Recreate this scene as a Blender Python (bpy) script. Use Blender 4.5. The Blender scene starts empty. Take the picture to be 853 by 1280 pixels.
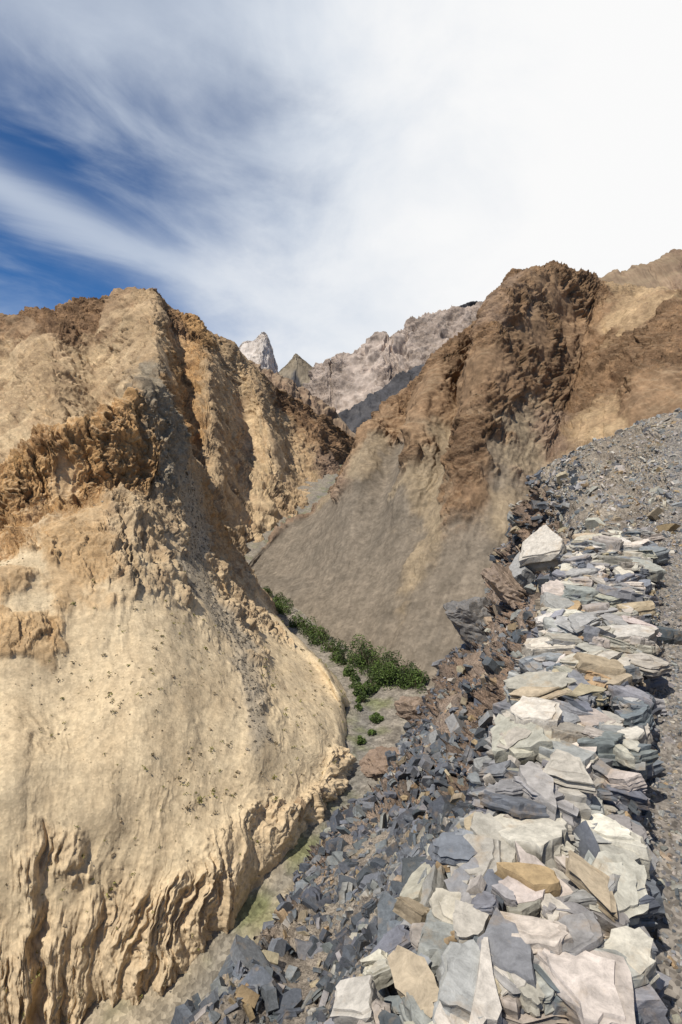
import bpy, math, numpy as np, time
T0=time.time()
rng=np.random.default_rng(7)
f32=np.float32
PITCH=math.radians(5.0); F=711.1
cp,sp=math.cos(PITCH),math.sin(PITCH)
# ---- survey helper: bearing/elevation sighting + measured distance north -> world metres
def S(px,py,Y):
    u=(px-426.5)/F; v=(640-py)/F
    ry=cp+v*sp; rz=-sp+v*cp
    return (u/ry*Y, Y, rz/ry*Y)
# ---- noise
PERM=rng.permutation(256); PERM=np.concatenate([PERM,PERM,PERM]).astype(np.int32)
G=rng.normal(size=(256,3)); G=(G/np.linalg.norm(G,axis=1,keepdims=True)).astype(f32)
def gn(p):
    p=np.asarray(p,f32); i=np.floor(p); f=p-i; i=i.astype(np.int32)&255
    w=f*f*f*(f*(f*6-15)+10); out=np.zeros(p.shape[:-1],f32)
    for a in (0,1):
        wx=w[...,0] if a else 1-w[...,0]; ha=PERM[i[...,0]+a]
        for b in (0,1):
            wy=w[...,1] if b else 1-w[...,1]; hb=PERM[ha+i[...,1]+b]
            for c in (0,1):
                wz=w[...,2] if c else 1-w[...,2]
                g=G[PERM[hb+i[...,2]+c]]
                d=g[...,0]*(f[...,0]-a)+g[...,1]*(f[...,1]-b)+g[...,2]*(f[...,2]-c)
                out+=wx*wy*wz*d
    return out*1.6
def fbm(p,o=4,gain=.5):
    p=np.asarray(p,f32); s=0;a=1;t=0
    for k in range(o):
        s=s+a*gn(p); t+=a; a*=gain; p=p*2.03+11.7
    return s/t*1.5
def ridged(p,o=5,gain=.55):
    p=np.asarray(p,f32); s=0;a=1;t=0
    for k in range(o):
        s=s+a*(1-2*np.abs(gn(p))); t+=a; a*=gain; p=p*2.07+5.3
    return s/t
def sst(x,a,b):
    t=np.clip((x-a)/(b-a),0,1); return t*t*(3-2*t)
def crom(A,n):
    R=A.shape[0]; t=np.linspace(0,R-1,n); i=np.minimum(t.astype(int),R-2); f=(t-i).reshape((-1,)+(1,)*(A.ndim-1))
    g=lambda k:A[np.clip(k,0,R-1)]
    p0,p1,p2,p3=g(i-1),g(i),g(i+1),g(i+2)
    return .5*((2*p1)+(-p0+p2)*f+(2*p0-5*p1+4*p2-p3)*f*f+(-p0+3*p1-3*p2+p3)*f**3)
def bil(A,V,U):
    R,C=A.shape[:2]; V=np.clip(V,0,R-1.001);U=np.clip(U,0,C-1.001)
    i=V.astype(int);j=U.astype(int);a=(V-i)[...,None];b=(U-j)[...,None]
    return A[i,j]*(1-a)*(1-b)+A[i+1,j]*a*(1-b)+A[i,j+1]*(1-a)*b+A[i+1,j+1]*a*b
def normals(P):
    du=np.gradient(P,axis=1); dv=np.gradient(P,axis=0)
    N=np.cross(du,dv); N/=np.linalg.norm(N,axis=-1,keepdims=True)+1e-9
    return N
# classes: colour1, colour2, rock amp, soft amp, gully amp
CL={
'S':((.565,.45,.29),(.50,.385,.24),.03,.22,.07),
'Y':((.50,.375,.225),(.30,.205,.12),.7,.35,.6),
'T':((.43,.31,.18),(.28,.19,.11),.6,.35,.45),
't':((.29,.225,.145),(.21,.165,.112),.22,.3,.25),
'E':((.53,.41,.26),(.45,.335,.205),.14,.2,.70),
'O':((.52,.32,.145),(.29,.17,.08),1.0,.5,.6),
'o':((.48,.32,.165),(.33,.215,.11),.38,.3,.2),
'B':((.29,.18,.10),(.155,.095,.055),1.0,.5,.6),
'N':((.30,.25,.18),(.185,.15,.105),.8,.4,.4),
'G':((.195,.16,.12),(.15,.125,.095),.05,.2,.16),
'g':((.36,.30,.22),(.28,.235,.17),.12,.2,.12),
'K':((.40,.325,.27),(.235,.185,.15),1.0,.5,.6),
'W':((.60,.54,.48),(.43,.36,.30),1.0,.5,.5),
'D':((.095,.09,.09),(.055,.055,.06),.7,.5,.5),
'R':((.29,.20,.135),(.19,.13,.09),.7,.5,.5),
'V':((.10,.13,.20),(.08,.11,.17),.3,.5,.3),  # blue of distance haze baked into the albedo
'P':((.23,.205,.175),(.165,.145,.125),.03,.1,0),
'L':((.26,.22,.17),(.16,.135,.11),.35,.4,.1),
'H':((.24,.165,.115),(.11,.09,.075),1.9,.7,.2),
}
CK=list(CL); CI={k:i for i,k in enumerate(CK)}
C1=np.array([CL[k][0] for k in CK]);C2=np.array([CL[k][1] for k in CK]);CA=np.array([CL[k][2:] for k in CK])
def mesh_grid(name,P,col,mat,flip,alpha=None):
    nv,nu=P.shape[:2]; me=bpy.data.meshes.new(name)
    idx=np.arange(nv*nu).reshape(nv,nu)
    a,b,c,d=idx[:-1,:-1],idx[:-1,1:],idx[1:,1:],idx[1:,:-1]
    q=np.stack([a,d,c,b] if flip else [a,b,c,d],-1).reshape(-1,4)
    me.vertices.add(nv*nu); me.vertices.foreach_set('co',P.astype(f32).ravel())
    me.loops.add(q.size); me.loops.foreach_set('vertex_index',q.astype(np.int32).ravel())
    me.polygons.add(len(q)); me.polygons.foreach_set('loop_start',np.arange(0,q.size,4,dtype=np.int32))
    me.polygons.foreach_set('use_smooth',np.ones(len(q),bool))
    me.update(calc_edges=True)
    at=me.color_attributes.new('Col','FLOAT_COLOR','POINT')
    cc=np.ones((nv*nu,4),f32); cc[:,:3]=col.reshape(-1,3)
    if alpha is not None: cc[:,3]=alpha.ravel()
    at.data.foreach_set('color',cc.ravel())
    me.materials.append(mat); ob=bpy.data.objects.new(name,me); bpy.context.scene.collection.objects.link(ob)
    return ob
def loft(name,rows,cls,nu,nv,L,amp,mat,blobs=(),gf=3.0,gamp=None,warp=.25,st=(1,1,.6),dust=None,sharp=9,strata=.0,dip=(.5,.2,1.0),ledge=.25,gdiag=0.0,sf_=14,crag=(.36,.62),big=.9,stka=.2,dustm=.45):
    A=np.array(rows,float); P=crom(A,nv); P=np.swapaxes(crom(np.swapaxes(P,0,1),nu),0,1)
    R,C=A.shape[:2]
    V,U=np.meshgrid(np.linspace(0,R-1,nv),np.linspace(0,C-1,nu),indexing='ij')
    N=normals(P); flip=False
    if (N*(-P)).sum(-1).mean()<0: N=-N; flip=True
    oh=np.zeros((R,C,len(CK)))
    for i in range(R):
        for j in range(C): oh[i,j,CI[cls[i][j]]]=1
    Pn=P/L
    w1=fbm(Pn*.9+3.1,5,.6); w2=fbm(Pn*.9+47.3,5,.6)
    W=bil(oh,V+w1*warp*1.5,U+w2*warp*2)
    for (bx,by,bz,r,k,s) in blobs:
        d=np.sqrt(((P-np.array([bx,by,bz]))**2).sum(-1))/r
        d=d+w1*.7+w2*.5
        W[...,CI[k]]+=s*np.clip(1.25-d,0,1)*2
    used=[k for k in range(len(CK)) if W[...,k].max()>0]
    for k in used: W[...,k]+=np.where(W[...,k]>.02,.34*fbm(Pn*2.2+k*13.7,4,.65),0)
    E=np.zeros_like(W)
    m=W.max(-1)
    for k in used: E[...,k]=np.exp(sharp*(W[...,k]-m))
    E/=E.sum(-1,keepdims=True)
    q=Pn*np.array(st)+np.stack([w1,w2,w1*.3],-1)*.35
    dp=np.array(dip)/np.linalg.norm(dip)
    t=(Pn@dp)*3.2+1.1*w1+.5*w2
    t2=t*2.7+.8*fbm(Pn*3,2)
    sc=gn(np.stack([t*.9,w2*.2,np.zeros_like(w1)],-1))
    cm=.10+.90*sst(.5+.8*fbm(q*.55+60,4,.55)+.14*sc,*crag)
    Ug=U+gdiag*V
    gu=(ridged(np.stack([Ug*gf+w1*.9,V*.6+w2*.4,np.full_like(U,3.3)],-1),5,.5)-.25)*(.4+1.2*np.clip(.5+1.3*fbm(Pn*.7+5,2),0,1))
    rk=big*(ridged(q*.5,3,.42)-.25)+cm*(.62*(ridged(q*1.6,5,.56)-.15)+ledge*((t-np.floor(t))-.5)+ledge*.5*((t2-np.floor(t2))-.5))
    sf=fbm(Pn*1.3+20,4,.45)
    ga=amp if gamp is None else gamp
    Am=E@CA
    D=amp*(Am[...,0]*rk+Am[...,1]*sf)+ga*Am[...,2]*gu
    Q=P+N*(D)[...,None]
    N2=normals(Q); 
    if flip: N2=-N2
    mixn=np.clip(.5+1.0*fbm(Pn*1.9+31,6,.68),0,1)[...,None]
    col=(E@C1)*mixn+(E@C2)*(1-mixn)
    r1=np.minimum(Am[...,0],1)
    if strata>0: col=col*(1+strata*sc*r1)[...,None]
    col=col*(1+.3*fbm(Pn*8+3,4,.75)*(.35+.65*r1*cm))[...,None]
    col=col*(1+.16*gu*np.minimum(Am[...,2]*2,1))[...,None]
    stk=fbm(np.stack([Ug*sf_+w1*1.5,V*1.4,np.full_like(U,7.7)],-1),4,.6)
    col=col*(1+stka*stk*(1-.6*r1*cm))[...,None]
    if dust is not None:
        fl=np.clip((N2[...,2]-dust[3])*3.2,0,1)*r1*.7
        fl=np.clip(fl+(1-cm)*dustm*r1,0,.85)
        col=col*(1-fl[...,None])+np.array(dust[:3])*(1+.2*stk+.15*w1)[...,None]*fl[...,None]
    col=np.clip(col,.01,.8)
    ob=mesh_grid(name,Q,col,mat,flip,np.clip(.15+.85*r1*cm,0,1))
    return ob,Q,N2,E,(V,U)
# ---- materials
def ground_mat(name,scale,bump,var=.35,scale2=None,dist=1.0,rough=.95,speck=0.0,vw=.5):
    m=bpy.data.materials.new(name); m.use_nodes=True; nt=m.node_tree; N=nt.nodes; L=nt.links
    b=N['Principled BSDF']; b.inputs['Roughness'].default_value=rough; b.inputs['Specular IOR Level'].default_value=.15
    at=N.new('ShaderNodeAttribute'); at.attribute_name='Col'
    tc=N.new('ShaderNodeTexCoord')
    n1=N.new('ShaderNodeTexNoise'); n1.inputs['Scale'].default_value=scale; n1.inputs['Detail'].default_value=7; n1.inputs['Roughness'].default_value=.72
    L.new(tc.outputs['Object'],n1.inputs['Vector'])
    vo=N.new('ShaderNodeTexVoronoi'); vo.inputs['Scale'].default_value=scale2 or scale*3
    L.new(tc.outputs['Object'],vo.inputs['Vector'])
    mr=N.new('ShaderNodeMapRange'); mr.inputs['From Min'].default_value=.3; mr.inputs['From Max'].default_value=.7
    mr.inputs['To Min'].default_value=1-var; mr.inputs['To Max'].default_value=1+var
    L.new(n1.outputs['Fac'],mr.inputs['Value'])
    ve=N.new('ShaderNodeVectorMath'); ve.operation='SCALE'
    L.new(at.outputs['Color'],ve.inputs[0]); L.new(mr.outputs['Result'],ve.inputs['Scale'])
    sepc=N.new('ShaderNodeSeparateColor'); L.new(vo.outputs['Color'],sepc.inputs[0])
    mr2=N.new('ShaderNodeMapRange'); mr2.inputs['To Min'].default_value=1-speck; mr2.inputs['To Max'].default_value=1+speck
    L.new(sepc.outputs[0],mr2.inputs['Value'])
    v2=N.new('ShaderNodeVectorMath'); v2.operation='SCALE'; L.new(ve.outputs[0],v2.inputs[0]); L.new(mr2.outputs['Result'],v2.inputs['Scale'])
    L.new(v2.outputs[0],b.inputs['Base Color'])
    ad=N.new('ShaderNodeMath'); ad.operation='MULTIPLY_ADD'; ad.inputs[1].default_value=vw
    L.new(vo.outputs['Distance'],ad.inputs[0]); L.new(n1.outputs['Fac'],ad.inputs[2])
    bp=N.new('ShaderNodeBump'); bp.inputs['Distance'].default_value=dist
    bs=N.new('ShaderNodeMath'); bs.operation='MULTIPLY'; bs.inputs[1].default_value=bump; L.new(at.outputs['Alpha'],bs.inputs[0]); L.new(bs.outputs[0],bp.inputs['Strength'])
    L.new(ad.outputs[0],bp.inputs['Height']); L.new(bp.outputs[0],b.inputs['Normal'])
    return m
M_far=ground_mat('far_rock',.05,.8,.3,dist=10,vw=.1)
M_mtn=ground_mat('mountain_rock',.4,.9,.30,dist=2.0,speck=.14,scale2=1.6,vw=.15)
M_slope=ground_mat('sandy_slope',1.2,.9,.17,scale2=5,dist=.40,speck=.14,vw=.3)
M_near=ground_mat('slate_soil',9,1,.35,scale2=45,dist=.03,speck=.45)
M_floor=ground_mat('river_gravel',.8,.6,.4,scale2=3,dist=.3,speck=.3)
def off(r,d): return [tuple(np.array(p)+np.array(d)) for p in r]
def lerp(a,b,t): return [tuple(np.array(p)*(1-t)+np.array(q)*t) for p,q in zip(a,b)]
# ================= LEFT MOUNTAIN
sk=[(-250,420,380),(-80,396,390),(0,386,400),(60,378,400),(110,364,395),(185,359,382),(215,379,390),(250,402,400),(290,427,410),(320,457,430),(350,482,450),(400,515,480),(450,549,520)]
r2=[(-250,490,300),(-80,470,310),(0,462,330),(60,440,300),(120,446,335),(192,422,282),(228,456,330),(265,462,325),(300,492,384),(330,505,375),(360,527,430),(405,545,440),(447,562,500)]
r3=[(-250,560,240),(-80,540,240),(0,530,250),(60,512,224),(130,514,252),(203,488,203),(238,530,252),(275,545,258),(310,572,324),(345,577,330),(375,587,380),(412,587,410),(445,570,490)]
r4=[(-250,640,180),(-80,620,180),(0,610,180),(60,600,175),(130,600,170),(213,610,150),(248,640,164),(275,672,164),(300,706,172),(335,682,215),(370,657,255),(408,630,325),(440,587,450)]
sk,r2,r3,r4=[[S(*p) for p in r] for r in (sk,r2,r3,r4)]
r1_=lerp(sk,r2,.3)
rows=[off(sk,(0,160,-90)),off(sk,(0,30,-16)),sk,r1_,r2,r3,r4,off(r4,(0,-25,-25))]
cl=["BBBBBBBOTTBBB","BBBBBBBOTTBBB","BBBBBBBOTTBBB","BBBBBTBOTTBBB","YYYTYTOTYTTBB","YTYTYNOTYYTRB","TYYOONNYTYTTT","TTTTONNGgGTTT"]
loft('left_mountain',rows,cl,600,560,22,5.2,M_mtn,gf=2.4,gamp=6.5,dust=(.48,.37,.23,.66),strata=.45,st=(1.1,1.1,.6),gdiag=-.35,crag=(.2,.5),dustm=.25,dip=(.9,.2,.8),ledge=.45)
# ================= NEAR LEFT SPUR + SANDY SLOPE
X1=[(-300,640,75),(-100,620,78),(0,594,80),(40,566,82),(70,546,84),(120,535,86),(150,513,89),(186,486,93),(212,525,98),(240,580,106),(262,645,113),(300,712,117),(335,762,108),(398,824,91),(426,870,79)]
X2=[(-300,800,56),(-100,760,58),(0,720,61),(40,700,64),(70,680,67),(120,655,72),(150,645,76),(183,645,80),(215,665,84),(245,695,87),(275,733,89),(305,768,88),(335,805,85),(388,850,81),(426,892,76)]
X3=[(-300,1000,42),(-100,940,46),(0,880,49),(45,870,51),(90,860,53),(140,850,54),(180,845,55),(220,850,57),(255,860,59),(290,870,61),(320,880,62),(350,890,64),(382,900,66),(408,908,68),(430,922,70)]
X4=[(-300,1150,37),(-100,1060,39),(0,1010,41),(42,1010,42),(85,1012,43),(130,1015,44),(170,1020,45),(208,1020,46),(242,1015,47.5),(275,1008,49),(308,995,51),(340,985,54),(373,975,57),(403,962,61),(428,946,66)]
X5=[(-300,1420,34),(-100,1380,35),(-10,1335,36),(25,1305,37),(60,1275,38),(98,1240,39),(138,1205,40),(178,1175,41),(216,1148,42),(254,1122,43.5),(288,1097,45.5),(320,1070,48),(350,1044,51),(386,1006,56),(418,975,62)]
X1,X2,X3,X4,X5=[[S(*p) for p in r] for r in (X1,X2,X3,X4,X5)]
X1b=[(a[0]*.65+b[0]*.35,a[1]*.65+b[1]*.35,a[2]*.25+b[2]*.75) if i<8 else tuple((np.array(a)+np.array(b))/2) for i,(a,b) in enumerate(zip(X1,X2))]
X0=[tuple(np.array(p)+np.array(d)) for p,d in zip(X1,[(0,14,-14)]*9+[(3,12,-14)]*2+[(6,8,-12)]*4)]
rows=[off(X0,(0,6,-16)),X0,X1,X1b,X2,X3,X4,X5,off(X5,(0,-1,-6))]
rows=[r+[tuple(np.array(r[-1])+np.array([1.0,6,-6]))] for r in rows]
cl=["OOOOOOONNONOTTTT","OOOOOOONNOTTSSSS","OOOOOOONNTOTSSSS","OOOOOOOONgTYYSSS","ooSSooYTYgYYSSSS","SSSSSSSSSSgSSSSS","SSSSSSSSSSSSSSSS","EEEEEEEEEEEEEEEE","EEEEEEEEEEEEEEEE"]
bl=[(*S(205,680,82),3.0,'g',.8),(*S(222,710,79),3.2,'g',.8),(*S(248,742,77),3.4,'g',.8),(*S(275,775,76),3.4,'g',.7),(*S(305,805,75),3.2,'g',.6),
    (*S(28,790,55),3.2,'o',1.2),(*S(52,806,54),2.4,'o',1.2),(*S(20,640,68),5.5,'O',1),(*S(310,755,95),2.5,'o',.6),(*S(285,735,90),3,'o',.6),(*S(5,730,60),3.4,'o',1),
    (*S(60,1050,42),3.0,'E',.5),(*S(330,1040,50),4,'E',.8),(*S(418,960,64),4,'E',.6)]
ob,QC,NC,EC,_=loft('sandy_slope',rows,cl,700,800,7.0,2.0,M_slope,blobs=bl,gf=1.05,gamp=2.3,dust=(.51,.395,.25,.64),warp=.16,strata=.3,st=(1.4,1.4,.32),dip=(1,.3,.3),ledge=.5,crag=(.15,.45),sf_=9,stka=.14)
# ================= RIGHT MOUNTAIN
c=[(305,716,160),(345,674,175),(400,634,190),(440,590,200),(456,556,205),(482,512,208),(520,484,214),(560,436,208),(605,394,214),(640,356,204),(690,341,212),(740,352,222),(800,366,212),(870,376,205),(1000,400,190),(1200,420,170)]
b=[(310,724,157),(322,730,150),(336,737,143),(355,750,134),(376,765,125),(400,783,115),(425,800,107),(455,817,101),(485,833,95),(520,850,90),(560,862,86),(610,862,83),(680,840,80),(760,790,77),(900,700,74),(1200,640,70)]
c=[S(*p) for p in c]; b=[S(*p) for p in b]
rows_=[lerp(c,b,t) for t in (.2,.4,.6,.8)]
# buttress and recess shape of the face: ribs at the crest peaks, concave bays between
rib=[0,0,0,1,2,3,-3,4,-4,6,0,-9,-2,5,-3,0]
def bend(r,k,lift): return [(x-rib[i]*k*.5,y-rib[i]*k,z+rib[i]*k*.5+lift*min(1,i/6)) for i,(x,y,z) in enumerate(r)]
m1,m2,m3,m4=bend(rows_[0],1.0,3),bend(rows_[1],1.1,2),bend(rows_[2],.5,0),bend(rows_[3],0,-3)
rows=[off(c,(25,110,-70)),off(c,(5,16,-10)),c,m1,m2,m3,m4,b,off(b,(-2,-5,-10))]
cl=["GTBBBBBBBBBTTTTT","GTBBBBBBBBBBTTTT","GRRBBBBBBBBBTTTT","GGGtBBBBBRBBTBBT","GGGGRtGBBBBBBBBB","GGGGGGGttBtRTBBB","GGGGGGGGtGGtGTBB","GGGGGGGGGGGGGGGG","GGGGGGGGGGGGGGGG"]
loft('right_mountain',rows,cl,660,640,18,3.4,M_mtn,gf=1.5,gamp=3.0,dust=(.27,.19,.115,.68),strata=.4,warp=.4,st=(1.1,1.1,.7),dip=(-.8,.2,.7),ledge=.6,gdiag=.0,sf_=9,crag=(.24,.52),dustm=.3)
# ================= FAR RIDGES
def ridge(name,pts,Yd,drop,code,nu,nv,L,amp,base=None,gf=2.0,dust=None):
    c=[S(*p) for p in pts]; h=drop
    rows=[off(c,(0,.9*h,-.6*h)),off(c,(0,.1*h,-.12*h)),c,off(c,(0,-.35*h,-.33*h)),off(c,(0,-.8*h,-.66*h)),off(c,(0,-1.3*h,-1.0*h))]
    loft(name,rows,[code[0]]*3+[code[1],code[2],code[2]],nu,nv,L,amp,M_far,gf=gf,gamp=amp*1.6,dust=dust,strata=.35,crag=(.28,.55))
ridge('upper_right_ridge',[(640,400,520),(700,370,520),(760,348,520),(790,339,520),(815,334,520),(835,322,520),(853,316,520),(900,306,520),(1100,290,520)],520,150,["R"*9,"R"*9,"R"*9],260,160,34,4.5,dust=(.27,.21,.13,.6))
ridge('pale_rock_ridge',[(340,520,900),(385,490,900),(402,466,900),(418,462,900),(430,450,900),(470,428,900),(490,424,900),(520,406,900),(560,397,900),(605,386,900),(680,380,900)],900,210,["K"*11,"K"*11,"RRRRKKKKKKK"],400,280,42,12,dust=(.42,.35,.295,.62),gf=1.6)
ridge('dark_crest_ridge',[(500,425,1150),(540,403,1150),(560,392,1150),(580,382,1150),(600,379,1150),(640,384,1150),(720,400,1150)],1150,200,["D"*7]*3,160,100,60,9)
ridge('painted_shadow_ridge',[(405,545,640),(425,522,650),(455,505,660),(485,485,670),(520,466,680),(570,445,690),(640,430,690)],680,140,["D"*7,"NDDDDDD","D"*7],200,140,40,7)  # shadowed ridge: its shade is painted in as near-black albedo
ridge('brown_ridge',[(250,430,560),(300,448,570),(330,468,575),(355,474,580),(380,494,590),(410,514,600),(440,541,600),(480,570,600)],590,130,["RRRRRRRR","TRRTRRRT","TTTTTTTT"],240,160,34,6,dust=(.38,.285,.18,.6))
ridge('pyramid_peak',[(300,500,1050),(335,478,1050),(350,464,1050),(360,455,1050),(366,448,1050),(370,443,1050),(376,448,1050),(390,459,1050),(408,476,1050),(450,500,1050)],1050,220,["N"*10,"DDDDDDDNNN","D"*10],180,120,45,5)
ridge('haze_tinted_ridge',[(380,480,2200),(408,463,2200),(432,448,2200),(450,440,2200),(480,440,2200),(600,460,2200)],2200,300,["V"*6]*3,120,60,150,12)  # aerial haze painted as bluish rock colour, no volume behind it
ridge('white_rock_spire',[(275,470,760),(296,440,760),(305,428,760),(318,426,760),(330,416,760),(338,430,760),(345,456,760),(352,480,760),(362,500,760)],760,110,["W"*9,"W"*9,"W"*9],240,180,14,2.6,dust=(.60,.54,.48,.6))
# ================= VALLEY FLOOR + base ground
fy=[10,20,34,39,44,50,62,95,127,160,260,350,480,560]; fz=[-45,-44,-42,-40.3,-38,-36.9,-36.3,-35.3,-33.3,-32,-26.3,-17,2,10]
sy=[30,39,50,62,80,95,111,144,170,260,350,560]; sx=[-16,-12,-4,1.5,3.5,6,1,-14,-27,-24,-8,15]
yy=np.concatenate([np.linspace(12,170,420),np.linspace(171,560,160)]); xx=np.linspace(-60,50,330)
Yg,Xg=np.meshgrid(yy,xx,indexing='ij')
Pz=np.stack([Xg,Yg,0*Xg],-1)
xc=np.interp(Yg,sy,sx); dx=Xg-xc+2.0*fbm(Pz/9,3)
Z=np.interp(Yg,fy,fz)+.35*fbm(Pz/4,5,.6)+.15*ridged(Pz/1.5,3)-.5*np.exp(-(dx/1.6)**2)+.0036*np.clip(np.abs(dx)-4,0,20)**2
Pz[...,2]=Z
ch=np.exp(-(dx/1.8)**2)[...,None]; gr=np.clip(fbm(Pz/5+40,4)*2.0-.1,0,1)[...,None]*np.exp(-(dx/7)**2)[...,None]
col=np.array([.23,.20,.16])*(1+.35*fbm(Pz/2,4,.7))[...,None]
tanm=np.clip((60-Yg)/12,0,1)[...,None]*.75; col=col*(1-tanm)+np.array([.38,.31,.21])*tanm
col=col*(1-ch*.6)+np.array([.15,.145,.13])*ch*.6
col=col*(1-gr*.6)+np.array([.13,.15,.04])*gr*.6
mesh_grid('valley_floor',Pz,np.clip(col,.01,.8),M_floor,False)
g=np.stack(np.meshgrid(np.linspace(-9000,9000,60),np.linspace(-9000,9000,60),indexing='xy')+[np.zeros((60,60))],-1)
g[...,2]=-58
mesh_grid('ground',g,np.full((60,60,3),.2)*np.array([1.2,.95,.65]),M_far,False)
# ================= NEAR HILLSIDE (path, wall bank, slate slope)
sec=[
[(5.5,-2.5,.2),(3.6,-2.5,-1.5),(1.6,-2.5,-2.3),(.8,-2.5,-2.35),(.6,-2.5,-2.2),(-.3,-2.5,-2.2),(-1.3,-2,-3.4),(-2.6,-1,-5),(-4.5,0,-8),(-7,1,-14),(-9,2,-46)],
[(5.2,.3,.2),(3.2,.3,-1.5),(1.7,.3,-2.3),(.95,.3,-2.35),(.8,.3,-2.2),(-.05,.3,-2.3),(-.75,.8,-3.5),(-1.9,2,-5.2),(-3.2,4,-7.5),(-5,5,-14),(-8,8,-46)],
[(5.4,1.8,.2),(3.4,1.8,-1.5),(2.0,1.8,-2.25),(1.1,1.8,-2.35),(.95,1.8,-2.2),(.18,1.8,-2.35),(-.3,2.3,-3.6),(-1.1,3.8,-5.1),S(240,1285,6),(-3.4,8,-13),(-7,12,-46)],
[(6,3,.3),(4.0,3,-1.4),(2.7,3,-2.15),(1.78,3,-2.25),(1.62,3,-2.15),(.8,3,-2.3),(.4,3.5,-3.6),(-.3,6,-5.9),S(338,1155,9),(-2.5,12,-17),(-5,18,-46)],
[(6.8,4.5,.6),(4.9,4.5,-1.1),(3.6,4.5,-2.0),(2.65,4.5,-2.1),(2.48,4.5,-2.0),(1.5,4.5,-2.15),(1.2,5.0,-3.6),(.6,8.5,-6.3),S(410,1070,12.5),(-1.0,17,-20),(-3.5,24,-46)],
[(8,6.15,1.0),(6.0,6.15,-.7),(4.6,6.15,-1.7),(3.6,6.15,-1.85),(3.42,6.15,-1.8),(2.25,6.15,-2.0),(2.0,6.8,-3.6),(1.85,11,-6.5),S(488,972,17),(.8,24,-24),(0,30,-46)],
[(10,8,1.9),(7.6,8.1,0),(5.8,8.2,-1.35),(4.75,8.2,-1.5),(4.5,8.2,-1.5),(3.28,8.2,-1.7),(3.1,8.9,-3.4),(3.2,13,-5.8),S(532,890,20),(3.4,28,-24),(3,34,-46)],
[(12,10,3.0),(9.3,10.3,1.0),(7.3,10.5,-.75),(6.2,10.5,-.9),(5.8,10.5,-.95),(4.5,10.5,-1.2),(4.3,11.6,-2.8),(4.6,16,-4.9),S(582,800,22),(5.5,30,-22),(5,36,-46)],
[(15,12.5,4.5),(11.4,13,2.3),(9,13.2,.6),(7.9,13.4,.2),(7.2,13.5,-.25),(5.9,13.8,-.9),(5.5,15.5,-2.2),(5.6,18,-3.4),S(625,732,22.5),(6.4,30,-20),(6.5,38,-46)],
[(19,15,5.5),(13.6,15.5,3.2),S(860,520,16.4),S(800,541,17),S(760,558,17.4),S(715,577,18),S(676,600,18.8),S(662,640,20),S(652,700,21.5),(7.5,31,-18),(8,40,-46)],
[(24,22,3),(18,24,-1),(13,26,-4),(12,27,-5),(11.5,27.5,-6),(11,28,-7),(10.5,29,-9),(10,30,-11),(9.5,31,-13),(9,36,-25),(9,46,-46)]]
cl=["LLPPLLLLLLL","LLPPLLLLLLL","LLPPLLLLLHH","LLPPLLLLHHH","LLPPLLLLHHH","LLPPLLHHHHH","LLPPLLHHHHH","LLPPLLHHHHH","LLPPLLHHHHH","LLLLLLLHHHH","LLLLLHHHHHH"]
ob,QF,NF,EF,(VF,UF)=loft('slate_hillside',sec,cl,640,640,1.7,.30,M_near,gf=3,gamp=.1,dust=(.25,.20,.155,.68),warp=.15,st=(.8,1.3,1.5),dip=(.5,-.3,1),ledge=1.0,strata=.35,crag=(.25,.5),big=.9)
print('terrain',time.time()-T0)
# ================= STONES
def stone_mat(name,sc=14,ochre=.5):
    m=bpy.data.materials.new(name); m.use_nodes=True; nt=m.node_tree; N=nt.nodes; L=nt.links
    b=N['Principled BSDF']; b.inputs['Roughness'].default_value=.75; b.inputs['Specular IOR Level'].default_value=.3
    at=N.new('ShaderNodeAttribute'); at.attribute_name='Col'; tc=N.new('ShaderNodeTexCoord')
    n1=N.new('ShaderNodeTexNoise'); n1.inputs['Scale'].default_value=sc; n1.inputs['Detail'].default_value=9; n1.inputs['Roughness'].default_value=.75; n1.inputs['Distortion'].default_value=.4
    n2=N.new('ShaderNodeTexNoise'); n2.inputs['Scale'].default_value=sc*.4; n2.inputs['Detail'].default_value=6; n2.inputs['Roughness'].default_value=.65
    n3=N.new('ShaderNodeTexNoise'); n3.inputs['Scale'].default_value=sc*4; n3.inputs['Detail'].default_value=4
    for n in (n1,n2,n3): L.new(tc.outputs['Object'],n.inputs['Vector'])
    mr=N.new('ShaderNodeMapRange'); mr.inputs['From Min'].default_value=.3; mr.inputs['From Max'].default_value=.7; mr.inputs['To Min'].default_value=.55; mr.inputs['To Max'].default_value=1.35
    L.new(n1.outputs['Fac'],mr.inputs['Value'])
    ve=N.new('ShaderNodeVectorMath'); ve.operation='SCALE'; L.new(at.outputs['Color'],ve.inputs[0]); L.new(mr.outputs['Result'],ve.inputs['Scale'])
    rp=N.new('ShaderNodeMapRange'); rp.inputs['From Min'].default_value=.55; rp.inputs['From Max'].default_value=.72; rp.inputs['To Max'].default_value=ochre
    L.new(n2.outputs['Fac'],rp.inputs['Value'])
    mx=N.new('ShaderNodeMix'); mx.data_type='RGBA'; mx.inputs['B'].default_value=(.38,.26,.14,1)
    L.new(rp.outputs['Result'],mx.inputs['Factor']); L.new(ve.outputs[0],mx.inputs['A'])
    L.new(mx.outputs['Result'],b.inputs['Base Color'])
    ad=N.new('ShaderNodeMath'); ad.operation='MULTIPLY_ADD'; ad.inputs[1].default_value=.3
    L.new(n3.outputs['Fac'],ad.inputs[0]); L.new(n1.outputs['Fac'],ad.inputs[2])
    bp=N.new('ShaderNodeBump'); bp.inputs['Strength'].default_value=.7; bp.inputs['Distance'].default_value=.015
    L.new(ad.outputs[0],bp.inputs['Height']); L.new(bp.outputs[0],b.inputs['Normal'])
    return m
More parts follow.
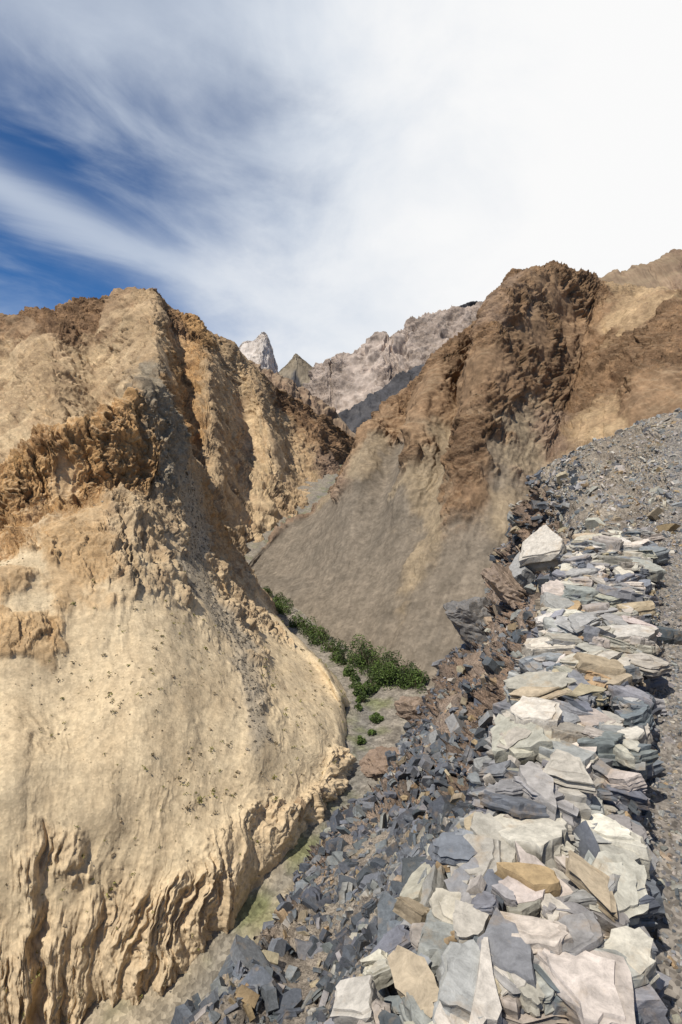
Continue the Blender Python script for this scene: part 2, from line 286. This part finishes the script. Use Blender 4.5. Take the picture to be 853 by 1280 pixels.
M_stone=stone_mat('slate_stone'); M_rub=stone_mat('slate_rubble_stone',18,.35)
def proto(nc,sub,rings,double=False,jag=.05,cap=False):
    ang=np.linspace(0,2*math.pi,nc,endpoint=False)+rng.uniform(-.42,.42,nc)*(5.5/nc)
    rad=rng.uniform(.68,1.1,nc)
    P=np.stack([np.cos(ang)*rad,np.sin(ang)*rad],-1)*.5
    out=[]
    for i in range(nc):
        a,b_=P[i],P[(i+1)%nc]
        for k in range(sub):
            t=k/sub; q=a*(1-t)+b_*t
            if k: q=q+rng.normal(0,jag*.5,2)
            out.append(q)
    P=np.array(out); n=len(P); V=[];Fc=[];sh=[]
    def stack(P,z0,z1,rings):
        base=sum(len(v) for v in V)
        zs=np.linspace(z0,z1,rings)
        if rings>2: zs[1:-1]+=rng.uniform(-.25,.25,rings-2)*(z1-z0)/(rings-1)
        cen=P.mean(0); tl=rng.normal(0,.12,2)*(z1-z0)
        for r,z in enumerate(zs):
            s=1+rng.uniform(-.09,.05); 
            if r==0 or r==rings-1: s-=.03
            qq=(P-cen)*s+cen+rng.normal(0,.012,2)+rng.normal(0,.010,P.shape)
            zj=.01 if r==rings-1 else .04
            V.append(np.column_stack([qq,z+(qq-cen)@tl+rng.normal(0,zj*(z1-z0),n)]))
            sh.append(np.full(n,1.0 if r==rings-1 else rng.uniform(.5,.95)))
        if cap and rng.uniform()<.5:
            s=rng.uniform(.7,.9); o_=rng.normal(0,.05,2); lay=(P-cen)*s+cen+o_+rng.normal(0,.015,P.shape)
            hh=rng.uniform(.06,.16)*(z1-z0)
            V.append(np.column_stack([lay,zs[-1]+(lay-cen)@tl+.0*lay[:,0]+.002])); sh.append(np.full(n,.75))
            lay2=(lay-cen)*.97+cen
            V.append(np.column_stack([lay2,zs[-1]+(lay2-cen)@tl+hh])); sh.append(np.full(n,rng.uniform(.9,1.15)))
            R_=rings+2
        else: R_=rings
        for r in range(R_-1):
            for i in range(n):
                j=(i+1)%n; Fc.append([base+r*n+i,base+r*n+j,base+(r+1)*n+j,base+(r+1)*n+i])
        Fc.append([base+(R_-1)*n+i for i in range(n)]); Fc.append([base+i for i in range(n)][::-1])
    if double:
        h=rng.uniform(-.15,.25)
        stack(P,-.5,h,rings)
        d=rng.uniform(0,2*math.pi); dv=np.array([math.cos(d),math.sin(d)])
        Q=P.copy(); pr=Q@dv; cut=rng.uniform(0,.25); Q=Q-np.outer(np.clip(pr-cut,0,None),dv); Q=Q*.95
        stack(Q,h+.01,.5,max(2,rings-1))
    else: stack(P,-.5,.5,rings)
    V=np.concatenate(V); sh=np.concatenate(sh)
    return V,Fc,sh
class Build:
    def __init__(s): s.v=[];s.l=[];s.t=[];s.c=[];s.n=0
    def add(s,pr,pos,rot,scl,col):
        V,Fc,sh=pr; k=len(pos)
        if k==0: return
        W=np.einsum('kij,knj->kni',rot,V[None]*scl[:,None,:])+pos[:,None,:]
        nv=len(V); lo=np.concatenate([np.array(x) for x in Fc]); to=np.array([len(x) for x in Fc])
        s.v.append(W.reshape(-1,3)); s.l.append((lo[None]+(s.n+np.arange(k)*nv)[:,None]).ravel()); s.t.append(np.tile(to,k))
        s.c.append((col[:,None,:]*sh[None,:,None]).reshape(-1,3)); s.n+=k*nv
    def make(s,name,mat,smooth=False):
        v=np.concatenate(s.v);l=np.concatenate(s.l);t=np.concatenate(s.t);c=np.concatenate(s.c)
        me=bpy.data.meshes.new(name); me.vertices.add(len(v)); me.vertices.foreach_set('co',v.astype(f32).ravel())
        me.loops.add(len(l)); me.loops.foreach_set('vertex_index',l.astype(np.int32))
        me.polygons.add(len(t)); me.polygons.foreach_set('loop_start',np.concatenate([[0],np.cumsum(t)[:-1]]).astype(np.int32))
        me.polygons.foreach_set('use_smooth',np.full(len(t),smooth)); me.update(calc_edges=True)
        at=me.color_attributes.new('Col','FLOAT_COLOR','POINT'); cc=np.ones((len(v),4),f32); cc[:,:3]=np.clip(c,.01,.8); at.data.foreach_set('color',cc.ravel())
        me.materials.append(mat); ob=bpy.data.objects.new(name,me); bpy.context.scene.collection.objects.link(ob); return ob
def frames(nrm,tilt,yaw=None):
    k=len(nrm); n=nrm+rng.normal(0,1,(k,3))*np.asarray(tilt).reshape(-1,1); n/=np.linalg.norm(n,axis=1,keepdims=True)
    if yaw is None: yaw=rng.uniform(0,2*math.pi,k)
    t=np.column_stack([np.cos(yaw),np.sin(yaw),np.zeros(k)]); t-=n*(t*n).sum(1,keepdims=True); t/=np.linalg.norm(t,axis=1,keepdims=True)+1e-9
    b_=np.cross(n,t); return np.stack([t,b_,n],-1)
PAL=np.array([(.45,.41,.345),(.33,.32,.30),(.25,.255,.26),(.17,.182,.20),(.105,.115,.13),(.42,.34,.235),(.38,.27,.155),(.54,.49,.415)])
def cols(k,w):
    w=np.array(w,float);w/=w.sum(); c=PAL[rng.choice(len(PAL),k,p=w)]
    return c*rng.uniform(.8,1.2,(k,1))*rng.uniform(.96,1.04,(k,3))
def batch(B,protos,pos,rot,scl,col):
    w=rng.integers(0,len(protos),len(pos))
    for i,p in enumerate(protos):
        m=w==i; B.add(p,pos[m],rot[m],scl[m],col[m])
PBIG=[proto(int(rng.integers(4,8)),4,5,double=(i%2==0),jag=.04,cap=True) for i in range(56)]
PMID=[proto(int(rng.integers(4,7)),2,2,double=(i%3==0),jag=.06) for i in range(30)]
PSML=[proto(int(rng.integers(4,6)),1,2) for i in range(24)]
# wall
wy=np.array([-.6,.3,1.8,3,4.5,6.15,8.2,9.6]); xi=np.array([.9,.9,1.0,1.64,2.48,3.42,4.5,5.2]); xo=np.array([-.05,.0,.16,.78,1.5,2.28,3.3,4.05]); zt=np.array([-1.97,-1.95,-1.93,-1.88,-1.75,-1.6,-1.33,-1.15])
def wall(N,s0,s1,l0,l1,Ls,tilt,w,B,protos,lean=1.0,ymax=9.5,th=(.12,.3)):
    y=rng.uniform(.2,ymax,N)**1.0; s=rng.uniform(s0,s1,N); l=rng.uniform(l0,l1,N)
    a=np.interp(y,wy,xi);b_=np.interp(y,wy,xo); x=a*s+b_*(1-s)
    prof=-.45*np.clip(.15-s,0,1) - .25*np.clip(s-.85,0,1)+.09*gn(np.column_stack([x*1.3,y*1.3,y*0]))
    z=np.interp(y,wy,zt)+prof-.5*(1-l)
    n=np.tile(np.array((0,0,1.)),(N,1)); n[:,0]-=np.clip(.3-s,0,1)*.9*lean
    n[:,0]+=.26*gn(np.column_stack([x*2.2,y*2.2,l*3])); n[:,1]+=.28*gn(np.column_stack([x*2.2+9,y*2.2,l*3]))
    L_=np.clip(rng.lognormal(math.log(Ls),.38,N),.08,.5)*(1+.04*y)
    scl=np.column_stack([L_,L_*rng.uniform(.4,.85,N),L_*rng.uniform(th[0],th[1],N)+.012])
    batch(B,protos,np.column_stack([x,y,z]),frames(n,tilt),scl,cols(N,w))
B=Build()
wall(2300,-.02,1.0,-.7,.75,.25,.10,[1.5,3,3,3,2,1,.3,1],B,PBIG)
wall(600,0.0,.97,.85,1.02,.28,.13,[5,4,3,1.8,.5,1.3,.25,3.5],B,PBIG)
wall(200,-.5,.1,-.2,.9,.22,.35,[2,3,3,3,2,1,.3,1],B,PBIG,ymax=2.9)
wall(320,-.14,.1,-1.4,.9,.24,.12,[2,3,3,3,2,1,.3,1],B,PBIG,lean=.4)
wall(1300,-.05,1.0,.7,1.0,.10,.35,[2,3,3,3,1,1,.4,1],B,PMID)
hero=[(705,962,3.15,.40,.28,.06,0),(742,1104,2.42,.32,.2,.05,5),(692,1142,2.3,.32,.15,.06,7),(670,898,3.75,.42,.28,.14,7),(575,1060,2.7,.26,.22,.05,3),(725,780,5.5,.5,.4,.1,1),(680,868,4.05,.5,.2,.05,5),(760,830,4.6,.42,.36,.08,0),(590,1150,2.25,.30,.16,.1,0),(640,1235,1.95,.25,.13,.1,7),(520,1230,2.0,.3,.15,.06,5)]
for (px,py,Y,l,w,t,ci) in hero:
    p=np.array([S(px,py,Y)])
    B.add(PBIG[int(rng.integers(0,48))],p,frames(np.array([[rng.normal(-.1,.12),-.12,1.]]),.03),np.array([[l*1.1,w*1.2,t]]),np.array([PAL[ci]])*1.05)
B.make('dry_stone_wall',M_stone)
# rubble scattered on hillside
def area(Q):
    a=np.linalg.norm(np.cross(Q[1:,:-1]-Q[:-1,:-1],Q[:-1,1:]-Q[:-1,:-1]),axis=-1); return a
AF=area(QF); Vc,Uc=VF[:-1,:-1],UF[:-1,:-1]; HF=EF[:-1,:-1,CI['H']]
clump=np.clip(.6+1.5*fbm(QF[:-1,:-1]/1.1+70,3),.06,1)
def scatter(N,mask):
    w=(AF*mask).ravel(); w/=w.sum(); k=rng.choice(w.size,N,p=w); i,j=np.unravel_index(k,AF.shape)
    a,b_=rng.uniform(0,1,(2,N,1)); p=QF[i,j]*(1-a)*(1-b_)+QF[i+1,j]*a*(1-b_)+QF[i,j+1]*(1-a)*b_+QF[i+1,j+1]*a*b_
    return p,NF[i,j]
R=Build()
dist=np.sqrt((QF[:-1,:-1]**2).sum(-1)); vis=1/(1+(dist/9)**2)
slope=((Uc>5.0)&(Uc<8.6)&(Vc<9.2)).astype(float)*vis*(1-.5*HF)*clump
def sca(N,mask,Lm,sg,tilt,w,protos,lo,hi,grow=0.0,sink=.2,thick=(.1,.3),dim=1.0):
    p,n=scatter(N,mask); d=np.linalg.norm(p,axis=1)
    L_=np.clip(rng.lognormal(math.log(Lm),sg,N),lo,hi)*(1+grow*d)
    n=n*.6+np.array([0,0,.4]); scl=np.column_stack([L_,L_*rng.uniform(.4,.95,N),L_*rng.uniform(thick[0],thick[1],N)])
    p=p+n*(L_*sink)[:,None]
    batch(R,protos,p,frames(n,tilt),scl,cols(N,w)*dim)
DK=[.5,1.2,3,5.5,6,.7,.5,.2]
sca(8500,slope,.12,.5,.45,DK,PMID,.04,.45,.03,.05,dim=.85)
sca(16000,slope,.055,.4,.5,DK,PSML,.02,.2,.05,.1,dim=.85)
near=((Uc>4.9)&(Uc<7.2)&(Vc<4.6)).astype(float)*clump
sca(1300,near,.18,.4,.5,[1.2,2,3,4,3,.8,.4,.3],PBIG,.08,.42,0,.1,dim=.9)
lower=((Uc>6.2)&(Uc<8.35)&(Vc>1)&(Vc<5.5)).astype(float)*np.clip(clump,.35,1)
sca(7500,lower,.20,.5,.6,[.4,1,3,5,6,.7,.4,.15],PMID,.06,.8,0,.08,(.12,.4),dim=.8)
brown=((Uc>5.8)&(Uc<8.3)&(Vc>4.5)&(Vc<9)).astype(float)*clump
sca(2200,brown,.2,.6,.6,[1,1,2,3,2.5,2,1.0,.4],PMID,.06,.9,0,.1,(.2,.6),dim=.85)
SC=[5,4,2,.8,.5,2.6,.8,2.2]
scree=((Uc<6)&(Vc>6.2)&(Vc<9.3)).astype(float)
sca(24000,scree*np.clip(clump,.3,1),.075,.45,.3,SC,PSML,.03,.3,.0,.05,(.08,.25))
sca(3200,scree*clump,.15,.5,.35,SC,PMID,.08,.55,.0,.05,(.08,.25))
up=((Uc<2.2)&(Vc<7)).astype(float)
sca(6000,up,.07,.5,.35,[2,4,3,3,2,1,.5,.5],PSML,.02,.3)
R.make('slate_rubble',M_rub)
R=Build()
pathm=((Uc>1.6)&(Uc<4.2)&(Vc>1)&(Vc<8.5)).astype(float)*vis
sca(26000,pathm,.022,.5,.25,[2,4,3,3,2,.8,.5,.6],PSML,.008,.08,.02,.15,(.2,.5))
sca(1200,pathm,.07,.4,.25,[2,4,3,3,2,.8,.5,.6],PMID,.03,.16,.0,.1)
R.make('path_gravel',M_rub)
print('stones',time.time()-T0)
# ================= boulders
def boulder(name,pos,size,col,seed,mat=M_rub,cuts=14,dr=(.5,.85),rough=.06):
    r=np.random.default_rng(seed); import bmesh
    bm=bmesh.new(); bmesh.ops.create_icosphere(bm,subdivisions=5,radius=1)
    V=np.array([v.co[:] for v in bm.verts])
    for _ in range(cuts):
        n=r.normal(size=3); n/=np.linalg.norm(n); d=r.uniform(*dr); e=V@n-d; V=V-np.outer(np.clip(e,0,None),n)
    V=V*(1+rough*ridged(V*2.5+seed,5)[:,None]); V=V*np.array(size)
    a=r.uniform(-.4,.4); V=V@np.array([[math.cos(a),0,math.sin(a)],[0,1,0],[-math.sin(a),0,math.cos(a)]])
    for v,c_ in zip(bm.verts,V): v.co=c_
    me=bpy.data.meshes.new(name); bm.to_mesh(me); bm.free()
    at=me.color_attributes.new('Col','FLOAT_COLOR','POINT'); cc=np.ones((len(V),4),f32)
    cc[:,:3]=np.array(col)*(1+.4*fbm(V/np.mean(size)*1.5+seed,5,.65))[:,None]; at.data.foreach_set('color',cc.ravel())
    me.materials.append(mat); ob=bpy.data.objects.new(name,me); ob.location=pos; bpy.context.scene.collection.objects.link(ob)
# pale upright slab standing at the far end of the wall
Bp=Build()
for (dx_,dy_,dz_,l,w,t,nx,ny,k) in [(0,0,0,1.05,.85,.36,-.55,-.45,7),(.28,-.1,-.12,.8,.5,.2,-.4,-.2,0),(-.3,.15,-.3,.6,.5,.25,-.8,-.3,1)]:
    p=np.array([S(680,690,9.3)])+np.array([[dx_,dy_,dz_]])
    Bp.add(PBIG[k*3+2],p,frames(np.array([[nx,ny,.75]]),.02,np.array([.9])),np.array([[l,w,t]]),np.array([PAL[k]])*.95)
Bp.make('pale_slab_outcrop',M_stone)
boulder('boulder',S(514,892,19.5),(.75,.6,.5),(.25,.185,.135),5,rough=.3,cuts=10,dr=(.4,.7))
boulder('boulder',S(490,960,16.8),(.95,.7,.6),(.24,.17,.12),8,rough=.3,cuts=10,dr=(.4,.7))
boulder('boulder',S(372,1012,54),(.9,.9,1.7),(.36,.26,.16),11,rough=.2)
boulder('boulder',S(605,786,19),(1.5,1.2,1.0),(.17,.16,.15),12,cuts=10,dr=(.35,.65),rough=.3)
boulder('boulder',S(645,741,17),(1.0,1,.8),(.24,.18,.135),14,cuts=10,dr=(.35,.65),rough=.3)
# ================= vegetation
m=bpy.data.materials.new('leaf'); m.use_nodes=True; b=m.node_tree.nodes['Principled BSDF']; b.inputs['Roughness'].default_value=.7
at=m.node_tree.nodes.new('ShaderNodeAttribute'); at.attribute_name='Col'; m.node_tree.links.new(at.outputs['Color'],b.inputs['Base Color'])
M_leaf=m
LP=(np.array([(-.5,0,0),(0,-.28,.06),(.5,0,0),(0,.28,.06)],float),[[0,1,2,3]],np.ones(4))
def bush(name,pos,r,h,k):
    B=Build(); cl_=rng.normal(0,1,(9,3)); cl_/=np.linalg.norm(cl_,axis=1,keepdims=True); cl_*=rng.uniform(.3,.75,(9,1)); cl_[:,2]=np.abs(cl_[:,2])
    i=rng.integers(0,9,k); d=rng.normal(0,1,(k,3)); d/=np.linalg.norm(d,axis=1,keepdims=True); d*=rng.uniform(.5,1,(k,1))**.5*rng.uniform(.25,.5,9)[i][:,None]
    p=(cl_[i]+d); p[:,2]=np.abs(p[:,2]); sc=np.array([r,r,h]); p=p*sc
    base=np.array([.052,.082,.013]); tone=rng.uniform(.55,1.7,9)[i][:,None]*rng.uniform(.7,1.3,(k,1))
    L_=rng.uniform(.18,.42,k); scl=np.column_stack([L_,L_,L_])
    B.add(LP,p+np.array(pos),frames(rng.normal(0,1,(k,3)),.1),scl,base*tone)
    mm=7; a=rng.uniform(0,2*math.pi,mm)
    st=(np.array([(-.5,-.5,0),(.5,-.5,0),(.5,.5,0),(-.5,.5,0),(-.2,-.2,1),(.2,-.2,1),(.2,.2,1),(-.2,.2,1)],float),[[0,1,5,4],[1,2,6,5],[2,3,7,6],[3,0,4,7]],np.ones(8))
    n=np.column_stack([np.cos(a)*.6,np.sin(a)*.6,np.ones(mm)])
    B.add(st,np.tile(np.array(pos)-[0,0,.3],(mm,1)),frames(n,.1),np.column_stack([np.full(mm,.12),np.full(mm,.12),np.full(mm,h*.9)]),np.tile([.12,.09,.06],(mm,1)))
    B.make(name,M_leaf)
def fz_at(Y): return float(np.interp(Y,fy,fz))
for (px,py,Y,r,h) in [(345,768,129,3.4,4.4),(335,758,136,2.8,3.6),(356,774,124,2.8,3.4),(374,790,115,2.6,3.4),(388,799,111,3.0,3.6),(403,806,107,3.0,3.8),(417,820,102,2.4,3.2),(423,834,98,2.0,2.6),(448,830,98,4.2,5.2),(463,842,95,3.8,4.8),(480,855,91,4.0,4.8),(492,862,89,4.4,5.0),(507,862,89,3.8,5.0),(520,868,87,3.2,3.8),(470,862,89,2.6,2.8),(436,850,92,1.7,2.0),(452,882,85,1.6,2.1),(454,892,83,1.2,1.4),(472,918,77,1.3,1.0),(442,862,90,1.2,1.3),(462,872,87,2.0,2.0),(449,905,80,.9,.9),(450,940,71,.8,.8),(465,935,73,.7,.7),(445,872,87,1.4,1.6)]:
    p=S(px,py,Y); p=(p[0],p[1],fz_at(Y)-.2)
    bush('green_bush',p,r,h,int(620*r))
A_=np.linalg.norm(np.cross(QC[1:,:-1]-QC[:-1,:-1],QC[:-1,1:]-QC[:-1,:-1]),axis=-1)
w=(A_*(EC[:-1,:-1,CI['S']]+.4*EC[:-1,:-1,CI['E']])).copy(); w[:60]=0; w=w*np.clip(.5+1.2*fbm(QC[:-1,:-1]/7+3,3),.02,1); w=w.ravel();w/=w.sum()
k=rng.choice(w.size,900,p=w); i,j=np.unravel_index(k,A_.shape); base=QC[i,j]
B=Build(); m=14
bp_=np.repeat(base,m,0); N_=len(bp_); rr=np.repeat(np.clip(rng.lognormal(math.log(.15),.45,len(base)),.06,.4),m)
pp=bp_+rng.normal(0,.5,(N_,3))*rr[:,None]*np.array([1,1,.6])+np.array([0,0,1])*rr[:,None]*.4
cc=np.where(np.repeat(rng.uniform(0,1,len(base)),m)[:,None]<.65,np.array([[.21,.19,.05]]),np.array([[.17,.13,.07]]))*rng.uniform(.7,1.3,(N_,1))
B.add(LP,pp,frames(rng.normal(0,1,(N_,3)),.1),np.column_stack([rr,rr,rr])*.8,cc); B.make('desert_shrub_tufts',M_leaf)
k=rng.choice(w.size,1600,p=w); i,j=np.unravel_index(k,A_.shape); B=Build(); L_=np.clip(rng.lognormal(math.log(.11),.5,1600),.05,.6)
batch(B,PSML,QC[i,j],frames(NC[i,j],.3),np.column_stack([L_,L_*.8,L_*.5]),np.array([.40,.31,.2])*rng.uniform(.6,1.2,(1600,1)))
w=(A_*(EC[:-1,:-1,CI['g']]+.3*EC[:-1,:-1,CI['N']])).ravel(); w/=w.sum(); k=rng.choice(w.size,4200,p=w); i,j=np.unravel_index(k,A_.shape); L_=np.clip(rng.lognormal(math.log(.22),.5,4200),.08,1.1)
batch(B,PSML,QC[i,j],frames(NC[i,j],.3),np.column_stack([L_,L_*.8,L_*.5]),np.array([.33,.275,.2])*rng.uniform(.6,1.25,(4200,1)))
B.make('slope_stones',M_slope)
# ================= SUN, SKY
sd=np.array([-.34,-.32,.78]); sd/=np.linalg.norm(sd)
el=math.asin(sd[2]); az=math.atan2(sd[0],sd[1])
sl=bpy.data.lights.new('sun','SUN'); sl.energy=4.9; sl.angle=math.radians(.6); sl.color=(1,.945,.85)
so=bpy.data.objects.new('sun',sl); bpy.context.scene.collection.objects.link(so)
from mathutils import Vector
so.rotation_euler=Vector(sd).to_track_quat('Z','Y').to_euler()
W=bpy.data.worlds.new('World'); bpy.context.scene.world=W; W.use_nodes=True; nt=W.node_tree; N=nt.nodes; Lk=nt.links; N.clear()
def mth(op,*a,clamp=False):
    n=N.new('ShaderNodeMath'); n.operation=op; n.use_clamp=clamp
    for i,x in enumerate(a):
        if isinstance(x,(int,float)): n.inputs[i].default_value=x
        else: Lk.new(x,n.inputs[i])
    return n.outputs[0]
def ss(x,a,b_,lo=0,hi=1):
    n=N.new('ShaderNodeMapRange'); n.interpolation_type='SMOOTHSTEP'; Lk.new(x,n.inputs['Value'])
    for k_,v in zip(('From Min','From Max','To Min','To Max'),(a,b_,lo,hi)): n.inputs[k_].default_value=v
    return n.outputs['Result']
tc=N.new('ShaderNodeTexCoord'); sx_=N.new('ShaderNodeSeparateXYZ'); Lk.new(tc.outputs['Generated'],sx_.inputs[0])
x,y,z=sx_.outputs
AZ=mth('MULTIPLY',mth('ARCTAN2',x,y),57.2958); EL=mth('MULTIPLY',mth('ARCSINE',z),57.2958)
def noise(vec,scale,detail=6,rough=.55,dist=0):
    n=N.new('ShaderNodeTexNoise'); n.inputs['Scale'].default_value=scale; n.inputs['Detail'].default_value=detail; n.inputs['Roughness'].default_value=rough; n.inputs['Distortion'].default_value=dist
    Lk.new(vec,n.inputs['Vector']); return n.outputs['Fac']
def comb(a,b_,c_=0):
    n=N.new('ShaderNodeCombineXYZ')
    for i,q in enumerate((a,b_,c_)):
        if isinstance(q,(int,float)): n.inputs[i].default_value=q
        else: Lk.new(q,n.inputs[i])
    return n.outputs[0]
al=mth('ADD',mth('MULTIPLY',AZ,.05),mth('MULTIPLY',EL,-.02)); ac=mth('ADD',mth('MULTIPLY',AZ,.035),mth('MULTIPLY',EL,.15))
n1=noise(comb(al,ac),1.0,8,.56,.5)
n2=noise(comb(mth('MULTIPLY',AZ,.06),mth('MULTIPLY',EL,.09),4.0),1.0,7,.58,.3)
n1c=mth('SUBTRACT',n1,.5); n2c=mth('SUBTRACT',n2,.5)
azw=mth('ADD',AZ,mth('ADD',mth('MULTIPLY',n2c,26),mth('MULTIPLY',n1c,16)))
left=ss(azw,-27,2,1,0)                      # clearer sky to the left (west)
bc=mth('ADD',20.8,mth('MULTIPLY',mth('ADD',AZ,28),-.28))
bd=mth('DIVIDE',mth('ADD',mth('SUBTRACT',EL,bc),mth('MULTIPLY',n1c,7)),1.9)
band=mth('EXPONENT',mth('MULTIPLY',mth('MULTIPLY',bd,bd),-1))
high=ss(mth('ADD',EL,mth('MULTIPLY',n2c,12)),26,35,1,.38)
wisp=ss(n1,.45,.8,1,.5)
blue=mth('MULTIPLY',mth('MULTIPLY',mth('MULTIPLY',left,mth('SUBTRACT',1,mth('MULTIPLY',band,.7))),high),wisp)
hor=ss(EL,3,14,.4,1)
blue=mth('MULTIPLY',blue,hor,clamp=True)
back=mth('MAXIMUM',ss(mth('ABSOLUTE',AZ),45,90,0,.9),ss(EL,45,62,0,.7))
blue=mth('MAXIMUM',blue,back)
sky=N.new('ShaderNodeTexSky'); sky.sky_type='NISHITA'; sky.sun_disc=False; sky.sun_elevation=el; sky.sun_rotation=az; sky.altitude=3500
tint=N.new('ShaderNodeVectorMath'); tint.operation='MULTIPLY'; Lk.new(sky.outputs[0],tint.inputs[0]); tint.inputs[1].default_value=(.36,.72,1.05)
b1=N.new('ShaderNodeBackground'); Lk.new(tint.outputs[0],b1.inputs[0]); b1.inputs[1].default_value=.1
b2=N.new('ShaderNodeBackground'); 
cr_=N.new('ShaderNodeMix'); cr_.data_type='RGBA'; cr_.inputs['A'].default_value=(.66,.73,.83,1); cr_.inputs['B'].default_value=(1.0,1.0,1.0,1)
Lk.new(ss(mth('ADD',AZ,mth('MULTIPLY',n2c,50)),-20,22),cr_.inputs['Factor']); Lk.new(cr_.outputs['Result'],b2.inputs[0]); b2.inputs[1].default_value=.96
mx=N.new('ShaderNodeMixShader'); Lk.new(blue,mx.inputs[0]); Lk.new(b2.outputs[0],mx.inputs[1]); Lk.new(b1.outputs[0],mx.inputs[2])
out=N.new('ShaderNodeOutputWorld'); Lk.new(mx.outputs[0],out.inputs[0])
# ================= CAMERA
cd=bpy.data.cameras.new('camera'); cd.sensor_fit='VERTICAL'; cd.sensor_height=36; cd.sensor_width=24; cd.lens=20; cd.clip_start=.05; cd.clip_end=20000
co=bpy.data.objects.new('camera',cd); co.location=(0,0,0); co.rotation_euler=(math.radians(85),0,0); bpy.context.scene.collection.objects.link(co); bpy.context.scene.camera=co
sc=bpy.context.scene; sc.view_settings.view_transform='Standard'; sc.view_settings.look='None'; sc.view_settings.exposure=0
print('done',time.time()-T0)
